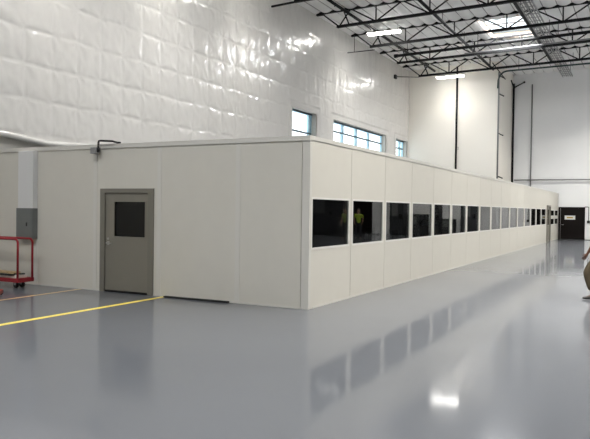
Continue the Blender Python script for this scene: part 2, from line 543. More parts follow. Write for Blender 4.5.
# corner post
m = MB(); m.box(-0.006, 0.03, -0.006, 0.140, 0, H-0.085, bevel=0.003); m.box(0.03, 0.08, -0.006, 0.03, 0, H-0.085)
m.build('corner_post', M['panel_trim'], office)
# cap trim along the top
m = MB(); m.box(-0.025, TH, -0.012, YO, H-0.085, H)
m.box(TH, L, -0.012, TH, H-0.07, H)
m.build('cap_trim', M['panel_trim'], office)
m = MB(); m.box(-0.008, 0.0, 0.142, DY0, 0, 0.035); m.box(-0.008, 0.0, DY1, YO, 0, 0.035)
m.build('base_channel', M['panel_trim'], office)
m = MB(); m.box(0.17, SEAM[16]+0.22, -0.008, 0.0, 0, 0.035); m.box(SEAM[17]-0.22, L, -0.008, 0.0, 0, 0.035)
m.build('base_channel', M['panel_trim'], office)
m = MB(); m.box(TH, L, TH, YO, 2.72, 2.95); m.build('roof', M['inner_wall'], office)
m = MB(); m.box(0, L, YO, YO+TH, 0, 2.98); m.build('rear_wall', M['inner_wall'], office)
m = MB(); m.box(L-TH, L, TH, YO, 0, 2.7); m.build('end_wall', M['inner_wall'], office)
# front door
f = MB()
fw, fw2 = 0.14, 0.145
f.box(-0.03, TH+0.02, DY0, DY0+0.135, 0, DZ); f.box(-0.03, TH+0.02, DY1-0.125, DY1, 0, DZ); f.box(-0.03, TH+0.02, DY0+0.135, DY1-0.125, DZ-0.085, DZ)
f.build('door_frame', M['frame_grey'], office)
ly0, ly1, lz1 = DY0+0.14, DY1-0.13, DZ-0.09
wy0, wy1, wz0, wz1 = 3.61, 4.40, 1.13, 1.83
f = MB()
f.box(0.0, 0.045, ly0, wy0, 0.035, lz1); f.box(0.0, 0.045, wy1, ly1, 0.035, lz1)
f.box(0.0, 0.045, wy0, wy1, 0.035, wz0); f.box(0.0, 0.045, wy0, wy1, wz1, lz1)
door = f.build('door', M['door_grey'], office)
f = MB()
q = 0.025
f.box(-0.01, 0.05, wy0-q, wy0, wz0-q, wz1+q); f.box(-0.01, 0.05, wy1, wy1+q, wz0-q, wz1+q)
f.box(-0.01, 0.05, wy0, wy1, wz0-q, wz0); f.box(-0.01, 0.05, wy0, wy1, wz1, wz1+q)
f.build('vision_frame', M['door_grey'], door)
g = MB(); g.box(0.016, 0.024, wy0, wy1, wz0, wz1); g.build('pane', M['office_glass'], door)
g = MB()
g.tube([(0.0, 4.56, 0.99), (-0.012, 4.56, 0.99)], 0.04, 16)
g.tube([(-0.01, 4.56, 0.99), (-0.065, 4.56, 0.99), (-0.07, 4.53, 0.99), (-0.07, 4.43, 0.985)], 0.014, 10)
g.tube([(0.0, 4.565, 1.075), (-0.014, 4.565, 1.075)], 0.025, 14)
g.build('handle', M['chrome'], door)
for hz in (0.25, 1.03, 1.8):
    g = MB(); g.tube([(-0.008, ly0-0.003, hz-0.05), (-0.008, ly0-0.003, hz+0.05)], 0.009); g.build('hinge', M['chrome'], door)
# threshold at the door, black rubber strip on the floor
m = MB(); m.box(-0.02, TH, DY0+0.14, DY1-0.13, 0, 0.02); m.build('threshold', M['black_steel'], office)

# furniture inside the office, dim behind the tinted glass
def desk(x, y, label):
    t = thing('office_desk', label, 'desk', (x, y, 0), 'desks behind the office windows')
    m = MB(); m.box(x-0.75, x+0.75, y-0.38, y+0.38, 0.71, 0.75, bevel=0.006); m.build('desktop', M['desk'], t)
    for sx in (-0.7, 0.7):
        m = MB(); m.box(x+sx-0.02, x+sx+0.02, y-0.35, y+0.35, 0, 0.71); m.build('side_panel', M['desk'], t)
def monitor(x, y, z, label):
    t = thing('computer_monitor', label, 'monitor', (x, y, z), 'monitors behind the office windows')
    m = MB(); m.box(x-0.12, x+0.12, y-0.09, y+0.09, z, z+0.015); m.box(x-0.025, x+0.025, y-0.02, y+0.02, z+0.015, z+0.2); m.build('stand', M['screen'], t)
    m = MB(); m.box(x-0.3, x+0.3, y-0.02, y+0.02, z+0.14, z+0.52, bevel=0.008); m.build('screen', M['screen'], t)
def office_chair(x, y, label):
    t = thing('office_chair', label, 'chair', (x, y, 0), 'chairs behind the office windows')
    m = MB(); m.box(x-0.25, x+0.25, y-0.25, y+0.25, 0.44, 0.52, bevel=0.03); m.build('seat', M['chair'], t)
    m = MB(); m.box(x-0.23, x+0.23, y-0.27, y-0.20, 0.58, 1.12, bevel=0.03); m.box(x-0.03, x+0.03, y-0.29, y-0.26, 0.46, 0.75); m.build('backrest', M['chair'], t)
    m = MB(); m.tube([(x, y, 0.08), (x, y, 0.45)], 0.03)
    for k in range(5):
        a = k*2*math.pi/5
        m.bar((x, y, 0.09), (x+0.3*math.cos(a), y+0.3*math.sin(a), 0.07), 0.04, 0.03)
        m.sphere((x+0.3*math.cos(a), y+0.3*math.sin(a), 0.03), 0.03, seg=8)
    m.build('base', M['screen'], t)
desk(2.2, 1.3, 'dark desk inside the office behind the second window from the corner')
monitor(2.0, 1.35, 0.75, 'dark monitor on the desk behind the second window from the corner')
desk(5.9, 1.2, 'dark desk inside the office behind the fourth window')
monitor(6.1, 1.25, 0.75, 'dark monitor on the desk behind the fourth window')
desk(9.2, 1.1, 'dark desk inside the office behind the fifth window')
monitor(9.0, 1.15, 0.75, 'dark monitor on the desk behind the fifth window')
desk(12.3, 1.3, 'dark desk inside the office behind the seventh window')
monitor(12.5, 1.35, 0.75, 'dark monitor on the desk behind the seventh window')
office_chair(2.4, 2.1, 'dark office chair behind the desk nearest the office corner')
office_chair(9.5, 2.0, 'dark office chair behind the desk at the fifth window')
t = thing('storage_shelf', 'dark shelf unit inside the office behind the first window', 'shelf', (1.0, 2.6, 0))
for sx in (0.45, 1.75):
    m = MB(); m.box(sx-0.02, sx+0.02, 2.35, 2.85, 0, 2.0); m.build('side_panel', M['desk'], t)
for sz in (0.1, 0.6, 1.1, 1.55, 1.98):
    m = MB(); m.box(0.47, 1.73, 2.35, 2.85, sz, sz+0.03); m.build('shelf', M['desk'], t)
m = MB(); m.box(0.8, 1.25, 2.42, 2.78, 1.13, 1.43); m.box(0.79, 1.26, 2.41, 2.79, 1.40, 1.45)
tag(m.build('storage_box', M['white_board']), 'pale box on the shelf behind the first office window', 'box')
m = MB(); m.box(10.9, 11.4, 0.95, 1.4, 0.75, 1.25); m.box(10.89, 11.41, 1.16, 1.18, 1.25, 1.255)
tag(m.build('cardboard_box', M['box_tan']), 'cardboard box on a desk behind the sixth office window', 'box')
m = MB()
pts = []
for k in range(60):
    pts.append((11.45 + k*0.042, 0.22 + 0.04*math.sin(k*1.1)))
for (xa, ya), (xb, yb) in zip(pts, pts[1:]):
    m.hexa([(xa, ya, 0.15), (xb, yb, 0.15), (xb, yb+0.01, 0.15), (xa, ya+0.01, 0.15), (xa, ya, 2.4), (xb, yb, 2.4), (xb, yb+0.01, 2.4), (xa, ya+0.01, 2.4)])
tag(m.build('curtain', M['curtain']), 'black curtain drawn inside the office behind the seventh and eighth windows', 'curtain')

# ------------------------------------------------------------------ conduit chase and breaker box on the facade
m = MB(); m.box(-0.13, -0.009, 6.615, 7.08, 1.671, 2.915, bevel=0.006)
tag(m.build('conduit_cover', M['chase']), 'tall white conduit cover above the grey breaker box', 'conduit cover')
t = thing('breaker_box', 'grey electrical breaker box below the white conduit cover', 'electrical box', (-0.07, 6.87, 1.0))
m = MB(); m.box(-0.15, -0.009, 6.60, 7.11, 1.005, 1.67, bevel=0.006); m.build('cabinet', M['box_grey'], t)
m = MB(); m.box(-0.16, -0.15, 6.63, 7.08, 1.03, 1.645, bevel=0.003); d_ = m.build('door', M['box_grey'], t)
m = MB(); m.box(-0.168, -0.16, 6.75, 6.785, 1.28, 1.36); m.build('latch', M['rubber'], d_)

# gooseneck fixture on the top of the facade
t = thing('wall_fixture', 'black bent pipe with a small grey head over the office door', 'wall fixture', (-0.08, 4.7, 2.8))
m = MB()
m.tube([(0.05, 4.33, 3.015), (-0.09, 4.40, 3.045), (-0.10, 4.70, 3.065), (-0.10, 4.745, 3.06), (-0.10, 4.76, 3.03), (-0.10, 4.765, 2.9)], 0.021, 10)
m.tube([(0.02, 4.33, 3.0), (0.02, 4.33, 3.04)], 0.045, 12)
m.build('pipe_arm', M['black_steel'], t)
m = MB(); m.box(-0.17, -0.04, 4.77, 4.92, 2.80, 2.93, bevel=0.01); m.build('head', M['grey_steel'], t)
m = MB(); m.tube([(-0.10, 4.765, 2.93), (-0.10, 4.765, 2.83)], 0.03, 10); m.box(-0.11, -0.09, 4.76, 4.80, 2.85, 2.9); m.build('coupling', M['black_steel'], t)

# black rubber strip lying along the facade base
m = MB()
sp = [( -0.06, 3.06, 0.012), (-0.07, 2.5, 0.014), (-0.06, 2.0, 0.018), (-0.055, 1.60, 0.016)]
for p, q in zip(sp, sp[1:]): m.bar(p, q, 0.075, 0.026)
tag(m.build('floor_strip', M['rubber']), 'black rubber strip lying along the base of the office facade', 'rubber strip')

# floor tape
m = MB(); m.box(-12.0, -0.02, 3.035, 3.155, 0.0, 0.002)
tag(m.build('floor_tape', M['yellow']), 'bright yellow tape line running to the office door', 'floor tape')
m = MB(); m.hexa([(-9.0, 4.98, 0), (-0.02, 5.26, 0), (-0.02, 5.34, 0), (-9.0, 5.06, 0), (-9.0, 4.98, 0.002), (-0.02, 5.26, 0.002), (-0.02, 5.34, 0.002), (-9.0, 5.06, 0.002)])
tag(m.build('floor_tape', M['orange']), 'faded orange tape line in front of the red cart', 'floor tape')

# ------------------------------------------------------------------ red platform cart
t = thing('platform_cart', 'red platform cart with two tubular side hoops beside the office wall', 'cart', (-0.5, 7.1, 0))
cx0, cx1, cy0, cy1 = -0.74, -0.37, 6.31, 8.0
m = MB()
for x in (cx0, cx1): m.box(x-0.025, x+0.025, cy0, cy1, 0.13, 0.215, bevel=0.005)
for y in (cy0+0.025, cy1-0.025): m.box(cx0, cx1, y-0.025, y+0.025, 0.13, 0.215, bevel=0.005)
m.box(cx0, cx1, cy0+0.05, cy1-0.05, 0.195, 0.21)
m.build('deck', M['red'], t)
def hoop(x, z1):
    y0_, y1_, r = cy0+0.03, cy1-0.05, 0.09
    p = [(x, y0_, 0.15), (x, y0_, z1-r)]
    for k in range(1, 7):
        a = k*math.pi/12
        p.append((x, y0_ + r - r*math.cos(a), z1 - r + r*math.sin(a)))
    for k in range(0, 7):
        a = math.pi/2 - k*math.pi/12
        p.append((x, y1_ - r + r*math.cos(a), z1 - r + r*math.sin(a)))
    p += [(x, y1_, 0.15)]
    return p
for x in (cx0, cx1):
    m = MB(); m.tube(hoop(x, 1.03), 0.024, 10); m.build('side_hoop', M['red'], t)
for (x, y) in ((-0.60, 6.55), (-0.45, 6.55), (-0.64, 7.75), (-0.47, 7.75)):
    m = MB()
    m.box(x-0.04, x+0.04, y-0.05, y+0.05, 0.12, 0.132)
    for s in (-0.03, 0.03): m.box(x+s-0.004, x+s+0.004, y-0.03, y+0.03, 0.06, 0.125)
    cs = m.build('caster', M['grey_steel'], t)
    m = MB(); m.tube([(x-0.024, y, 0.063), (x+0.024, y, 0.063)], 0.063, 18); m.build('wheel', M['rubber'], cs)
# load on the cart
m = MB(); m.box(-0.70, -0.41, 6.45, 7.9, 0.212, 0.262, bevel=0.003)
tag(m.build('white_panel', M['white_board']), 'white board lying on the red cart deck under the black strap', 'board')
m = MB(); m.hexa([(-0.66, 6.72, 0.264), (-0.43, 6.62, 0.264), (-0.43, 7.9, 0.264), (-0.66, 7.9, 0.264), (-0.66, 6.72, 0.325), (-0.43, 6.62, 0.325), (-0.43, 7.9, 0.325), (-0.66, 7.9, 0.325)])
tag(m.build('wooden_board', M['wood']), 'tan wooden board on top of the white board on the red cart', 'board')
m = MB()
for p, q in (((-0.71, 6.50, 0.28), (-0.69, 6.72, 0.28)), ((-0.69, 6.72, 0.28), (-0.70, 7.3, 0.285)), ((-0.72, 6.55, 0.275), (-0.72, 6.95, 0.28)), ((-0.72, 6.95, 0.28), (-0.71, 7.4, 0.30)), ((-0.70, 6.47, 0.30), (-0.45, 6.50, 0.285))):
    m.bar(p, q, 0.06, 0.028)
tag(m.build('strap', M['rubber']), 'black strap tangled over the boards on the red cart', 'strap')
# corner of a second, lower dolly at the frame edge
t = thing('floor_dolly', 'low orange-red dolly whose corner shows at the left edge below the cart', 'dolly', (-1.93, 5.44, 0))
m = MB()
dx0, dx1, dy0, dy1 = -1.93, -1.33, 5.44, 6.34
for x in (dx0+0.02, dx1-0.02): m.box(x-0.02, x+0.02, dy0, dy1, 0.04, 0.11, bevel=0.004)
for y in (dy0+0.02, dy1-0.02): m.box(dx0, dx1, y-0.02, y+0.02, 0.04, 0.11, bevel=0.004)
m.build('frame', M['red_dull'], t)
for (x, y) in ((-1.85, 5.48), (-1.35, 5.48), (-1.85, 6.26), (-1.35, 6.26)):
    m = MB()
    for s in (-0.028, 0.028): m.box(x+s-0.004, x+s+0.004, y-0.025, y+0.025, 0.03, 0.075)
    m.box(x-0.032, x+0.032, y-0.03, y+0.03, 0.07, 0.075)
    cs = m.build('caster', M['red_dull'], t)
    m = MB(); m.tube([(x-0.02, y, 0.034), (x+0.02, y, 0.034)], 0.034, 16); m.build('wheel', M['rubber'], cs)

t.rotation_euler.z = math.radians(42)

# ------------------------------------------------------------------ far door in the back wall
f = MB()
fx0, fx1 = XB-0.06, XB+0.0
by0, by1 = -1.62, -0.03
f.box(fx0, fx1-0.001, by1-0.10, by1, 0, 2.10); f.box(fx0, fx1-0.001, by0, by0+0.08, 0, 2.10); f.box(fx0, fx1-0.001, by0+0.08, by1-0.10, 2.03, 2.10)
d1 = f.build('door_1', M['door_black'])
structure(d1, 'dark brown door in the back wall at the end of the office', 'door')
m = MB(); m.box(XB-0.045, XB-0.005, by0+0.08, by1-0.13, 0.01, 2.03); lf = m.build('leaf', M['door_black'], d1)
m = MB(); m.box(XB-0.05, XB-0.02, by1-0.13, by1-0.105, 0.01, 2.03); m.build('edge_strip', M['grey_steel'], d1)
m = MB(); m.tube([(XB-0.045, by1-0.2, 0.95), (XB-0.10, by1-0.2, 0.95), (XB-0.10, by1-0.33, 0.95)], 0.014); m.build('handle', M['chrome'], lf)
t = thing('door_sign', 'white sign with a gold bar on the dark far door', 'sign', (XB-0.05, -0.72, 1.43))
m = MB(); m.box(XB-0.052, XB-0.046, -1.04, -0.40, 1.29, 1.55); m.build('plate', M['sign'], t)
m = MB(); m.box(XB-0.054, XB-0.052, -0.90, -0.54, 1.38, 1.46); m.build('gold_bar', M['sign_gold'], t)
t = thing('wall_alarm', 'small black wall box and thin conduit right of the far door', 'wall box', (XB-0.03, -1.82, 1.16))
m = MB(); m.box(XB-0.07, XB-0.001, -1.92, -1.74, 1.07, 1.24, bevel=0.01); m.build('box', M['rubber'], t)
m = MB(); m.tube([(XB-0.025, -1.60, 2.12), (XB-0.025, -1.80, 2.12), (XB-0.025, -1.83, 2.08), (XB-0.025, -1.83, 1.24)], 0.02, 8); m.build('conduit', M['black_steel'], t)
m = MB(); m.box(XB-0.35, XB-0.02, -1.98, -1.55, 0.0, 0.02); m.box(XB-0.33, XB-0.04, -1.96, -1.57, 0.02, 0.025)
tag(m.build('floor_mat', M['rubber']), 'black mat edge at the foot of the far door', 'mat')

# ------------------------------------------------------------------ pipes on the back walls
t = thing('riser_pipe', 'black sprinkler riser in the recess beside the bay, with a forked top', 'pipe', (36.25, 2.92, 3.9))
m = MB(); m.tube([(36.25, 2.92, 3.0), (36.25, 2.92, 10.32)], 0.065, 12); m.build('riser', M['black_steel'], t)
m = MB(); m.tube([(36.25, 2.92, 10.05), (35.3, 2.93, 10.38)], 0.04, 8); m.build('brace', M['black_steel'], t)
m = MB(); m.tube([(36.25, 2.92, 10.05), (36.22, 2.28, 10.36)], 0.04, 8); m.sphere((36.22, 2.25, 10.37), 0.07); m.build('brace', M['black_steel'], t)
m = MB(); m.tube([(36.30, 1.75, 3.0), (36.30, 1.75, 10.2)], 0.04, 10); m.box(36.30, 36.397, 1.72, 1.78, 6.8, 6.85)
tag(m.build('conduit_pipe', M['grey_pipe']), 'thin grey vertical conduit on the white back wall right of the riser', 'pipe')
m = MB(); m.tube([(36.21, 2.80, 3.87), (36.21, -14.0, 3.87)], 0.04, 10)
tag(m.build('cross_pipe', M['grey_pipe']), 'thin grey horizontal pipe crossing the white back wall', 'pipe')
t = thing('bay_pipe', 'black vertical pipe running down the front of the warm white bay', 'pipe', (31.38, 5.5, 4.0))
m = MB(); m.tube([(31.40, 5.5, 3.0), (31.40, 5.5, 10.75)], 0.06, 12); m.build('riser', M['black_steel'], t)
m = MB(); m.tube([(31.33, 5.42, 5.72), (31.33, 5.34, 5.72), (31.33, 5.34, 5.58), (31.33, 5.42, 5.58), (31.33, 5.42, 5.72)], 0.014, 6); m.build('tag_ring', M['grey_steel'], t)
t = thing('corner_conduit', 'dark grey conduit down the outer corner of the bay with side brackets', 'pipe', (31.42, 3.0, 3.8))
m = MB(); m.tube([(31.40, 2.96, 3.75), (31.40, 2.96, 10.2)], 0.05, 10); m.build('conduit', M['grey_pipe'], t)
for z in (3.9, 6.5, 8.9, 10.0):
    m = MB(); m.bar((31.40, 2.96, z), (31.75, 2.72, z-0.12), 0.05, 0.05); m.build('bracket', M['black_steel'], t)
t = thing('green_pipe', 'dark green pipe curving from the bay corner along under the last joist', 'pipe', (31.3, 2.9, 10.2))
m = MB()
pp = [(31.28, 3.0, 9.2), (31.28, 2.98, 9.7)]
for k in range(1, 7):
    a = k*math.pi/12
    pp.append((31.28, 2.95 - 0.5*(1-math.cos(a)), 9.70 + 0.5*math.sin(a)))
pp += [(31.28, 0.3, 10.23), (31.28, -3.0, 10.26), (31.28, -12.0, 10.4)]
m.tube(pp, 0.05, 10); m.build('pipe', M['green_pipe'], t)
for y in (1.8, -1.2):
    m = MB(); m.tube([(31.28, y, 10.24), (31.28, y, ceil_z(y)-0.05)], 0.012, 6); m.build('hanger_rod', M['black_steel'], t)
m = MB(); m.box(28.5, 28.8, YL-0.16, YL-0.03, 9.74, 9.98, bevel=0.02)
tag(m.build('wall_speaker', M['rubber']), 'small dark box high on the lining near the bay', 'wall box')

# ------------------------------------------------------------------ roof joists
def joist(X, label):
    t = thing('roof_joist', label, 'roof joist', (X, YL-0.1, ceil_z(YL)-0.05), 'black open-web roof joists')
    ye = YR + 0.05
    top = lambda y: ceil_z(y) - 0.075
    bot = lambda y: ceil_z(y) - 0.80
    m = MB()
    for s in (-0.04, 0.04): m.bar((X+s, YL-0.10, top(YL-0.10)), (X+s, ye, top(ye)), 0.06, 0.10)
    m.bar((X, YL-0.08, top(YL)-0.04), (X, YL-0.45, top(YL-0.45)-0.04), 0.16, 0.10)
    m.build('top_chord', M['black_steel'], t)
    m = MB()
    for s in (-0.04, 0.04): m.bar((X+s, 7.55, bot(7.55)), (X+s, ye+1.2, bot(ye+1.2)), 0.06, 0.11)
    m.build('bottom_chord', M['black_steel'], t)
    def web(a, b):
        m = MB(); m.tube([(X, a[0], a[1]), (X, b[0], b[1])], 0.034, 6); m.build('web_member', M['black_steel'], t)
    web((8.35, top(8.35)), (7.45, bot(7.45)))
    web((7.45, bot(7.45)), (6.89, top(6.89)))
    web((7.25, top(7.25)), (6.95, bot(6.95)))
    y = 5.67
    while y > ye + 2:
        web((y+1.22, top(y+1.22)), (y, bot(y)))
        web((y, bot(y)), (y-1.22, top(y-1.22)))
        web((y, bot(y)), (y, top(y)))
        y -= 2.44
    return t
j0 = joist(17.7, 'black open-web roof joist nearest the camera in full view')
JL = [(13.55, 'black open-web roof joist cut by the top edge of the photo'), (21.8, 'second full black roof joist, just behind the nearer strip light'),
      (26.0, 'third black roof joist, passing beyond the skylight'), (30.05, 'farthest black roof joist, just in front of the bay wall')]
for X, lab in JL:
    c = copy_tree(j0)
    c.location.x = X
    c['label'] = lab

# sprinkler and bracing pipes under the roof
def sloped(y): return ceil_z(y) - 0.56
def main_z(y): return 10.00 + 0.0247*(6.9 - y)
t = thing('sprinkler_main', 'thick black sprinkler main between the second and third joists', 'pipe', (24.0, 6.9, 10.0))
m = MB(); m.tube([(24.0, 6.9, main_z(6.9)), (24.0, -3.0, main_z(-3)), (24.0, -19.5, main_z(-19.5))], 0.075, 12); m.tube([(24.0, 7.02, main_z(7)), (24.0, 6.82, main_z(6.8))], 0.10, 12); m.build('pipe', M['black_steel'], t)
for y in (6.3, 2.6, -1.2, -4.0):
    m = MB(); m.tube([(24.0, y, main_z(y)), (24.0, y, ceil_z(y)-0.03)], 0.014, 6); m.build('hanger_rod', M['black_steel'], t)
for (y, z, x0, x1, lab, nm) in ((6.89, 10.55, 9.0, 31.2, 'black pipe running lengthwise under the roof nearest the lined wall', 'branch_pipe'),
                          (3.27, 10.34, 9.0, 31.2, 'middle black pipe running lengthwise under the roof left of the skylight', 'branch_pipe'),
                          (-0.14, 10.36, 9.0, 30.6, 'black pipe running lengthwise under the roof right of the skylight', 'branch_pipe')):
    t = thing(nm, lab, 'pipe', (x0, y, z), 'lengthwise pipes under the roof')
    m = MB(); m.tube([(x0, y, z), (x1, y, z)], 0.07, 10); m.build('pipe', M['black_steel'], t)
    for x in (15.6, 19.8, 23.9, 28.0):
        m = MB(); m.tube([(x, y, z), (x, y, ceil_z(y)-0.03)], 0.014, 6); m.build('hanger_rod', M['black_steel'], t)
        m = MB(); m.tube([(x+0.35, y, z), (x+0.35, y, z-0.12)], 0.02, 6); m.build('sprinkler_head', M['black_steel'], t)
t = thing('cable_tray', 'grey cable tray running lengthwise under the roof right of the skylight', 'cable tray', (9.0, -0.52, 10.36))
for y in (-0.80, -0.24):
    m = MB(); m.box(9.0, 35.4, y-0.015, y+0.015, 10.34, 10.44); m.build('side_rail', M['grey_steel'], t)
for k in range(45):
    m = MB(); x = 9.3 + k*0.58; m.box(x-0.02, x+0.02, -0.785, -0.255, 10.345, 10.365); m.build('rung', M['grey_steel'], t)
for y, r in ((-0.68, 0.03), (-0.56, 0.022), (-0.46, 0.03), (-0.35, 0.022)):
    m = MB(); m.tube([(9.0, y, 10.366+r), (35.4, y, 10.366+r)], r, 8); m.build('cable', M['grey_steel'], t)
for x in (13.0, 18.5, 24.0, 29.0, 34.0):
    m = MB(); m.tube([(x, -0.80, 10.4), (x, -0.80, ceil_z(-0.8))], 0.012, 6); m.tube([(x, -0.24, 10.4), (x, -0.24, ceil_z(-0.2))], 0.012, 6); m.build('hanger', M['black_steel'], t)
# shiny conduit crossing under the skylight
t = thing('cross_conduit', 'shiny metal conduit crossing just beyond the skylight', 'pipe', (25.4, 3.6, 10.1))
m = MB(); m.tube([(25.4, 3.6, 10.10), (25.4, -6.0, 10.32)], 0.04, 8); m.build('conduit', M['grey_pipe'], t)
for y in (3.2, -1.5, -5.0):
    m = MB(); m.tube([(25.4, y, 10.10 + 0.0229*(3.6-y)), (25.4, y, ceil_z(y)-0.05)], 0.01, 6); m.build('hanger_rod', M['grey_steel'], t)
# wall braces near the lining
m = MB(); m.tube([(21.4, YL-0.05, 9.78), (21.4, 7.15, 9.79)], 0.022, 6); m.tube([(21.4, 8.25, 9.78), (21.4, 8.25, 10.72)], 0.016, 6)
tag(m.build('wall_brace', M['black_steel']), 'thin black rod brace from the lined wall under the second joist', 'brace')
m = MB(); m.tube([(13.55, YL-0.05, 10.0), (13.55, 7.3, 10.06)], 0.045, 6)
tag(m.build('wall_brace', M['black_steel']), 'black rod brace from the lined wall at the top edge of the photo', 'brace')
m = MB(); m.tube([(29.0, 8.60, 9.93), (29.9, 7.5, 9.98)], 0.02, 6)
tag(m.build('wall_brace', M['black_steel']), 'thin black rod brace from the lined wall to the farthest joist', 'brace')
m = MB(); m.tube([(29.4, 2.95, 10.35), (31.45, 2.6, 9.75)], 0.03, 6)
tag(m.build('sway_brace', M['black_steel']), 'short slanting black sway brace in front of the bay corner', 'brace')

# ------------------------------------------------------------------ strip lights
def strip_light(x, y, z, label, watt=620.0, spread=140):
    t = thing('strip_light', label, 'ceiling light', (x, y, z), 'hanging strip lights')
    hw = 0.86
    m = MB()
    m.hexa([(x-0.16, y-hw, z+0.02), (x+0.16, y-hw, z+0.02), (x+0.16, y+hw, z+0.02), (x-0.16, y+hw, z+0.02), (x-0.07, y-hw, z+0.10), (x+0.07, y-hw, z+0.10), (x+0.07, y+hw, z+0.10), (x-0.07, y+hw, z+0.10)])
    m.build('housing', M['win_frame'], t)
    for s in (-1, 1):
        m = MB(); m.box(x-0.15, x+0.15, y+s*hw/2-hw/2+0.05, y+s*hw/2+hw/2-0.05, z-0.05, z+0.02, bevel=0.015); m.build('tube_lens', M['lamp'], t)
    for s in (-0.7, 0.7):
        m = MB(); m.tube([(x, y+s, z+0.1), (x, y+s, ceil_z(y+s)-0.03)], 0.008, 6); m.build('hanger_wire', M['grey_steel'], t)
    la = bpy.data.lights.new('lamp_light', 'AREA')
    la.shape = 'RECTANGLE'; la.size = 0.30; la.size_y = 1.7
    la.energy = watt
    la.color = (1.0, 0.965, 0.90)
    la.spread = math.radians(spread)
    lo = bpy.data.objects.new('lamp_light', la)
    COL.objects.link(lo)
    lo.location = (0, 0, -0.055)
    lo.parent = t
    return t
strip_light(20.7, 6.4, 10.40, 'lit strip light hanging between the two nearest full joists', 60, 120)
strip_light(30.15, 5.62, 9.90, 'lit strip light hanging in front of the warm white bay', 45, 120)
for x in (-7.0, 1.7, 6.5, 11.2, 20.7, 30.2):  # unseen lamps; the extra one in the lining row is added to brighten it
    for y in (6.4, -4.3, -13.5):
        if (y == 6.4 and x > 20) or (y < 0 and x == 6.5): continue
        strip_light(x, y, 10.35 if y > 0 else 10.3, 'unseen lit strip light beyond the view', (70 if y > 0 else 220 if x < 0 else 760 if x > 25 else 620), 105 if y > 0 else 135 if x > 25 else 118)

# ------------------------------------------------------------------ people
def skin_mesh(name, verts, edges, radii, mat, parent=None, sub=2, root=0):
    me = bpy.data.meshes.new(name)
    me.from_pydata([tuple(v) for v in verts], edges, [])
    o = bpy.data.objects.new(name, me)
    COL.objects.link(o)
    if parent:
        o.parent = parent
        o.matrix_parent_inverse = parent_inv(parent)
    md = o.modifiers.new('skin', 'SKIN')
    md.use_smooth_shade = True
    sv = me.skin_vertices[0].data if me.skin_vertices else None
    if sv is None:
        bm = bmesh.new(); bm.from_mesh(me); bm.verts.layers.skin.verify(); bm.to_mesh(me); bm.free()
        sv = me.skin_vertices[0].data
    for i, r in enumerate(radii):
        sv[i].radius = r if isinstance(r, tuple) else (r, r)
        sv[i].use_root = (i == root)
    sb = o.modifiers.new('sub', 'SUBSURF'); sb.levels = sub; sb.render_levels = sub
    me.materials.append(mat)
    return o

class Skel:
    def __init__(self): self.v = []; self.e = []; self.r = []
    def add(self, p, r, parent=None):
        self.v.append(Vector(p)); self.r.append(r)
        i = len(self.v)-1
        if parent is not None: self.e.append((parent, i))
        return i
    def chain(self, pts, parent=None):
        i = parent
        for p, r in pts: i = self.add(p, r, i)
        return i

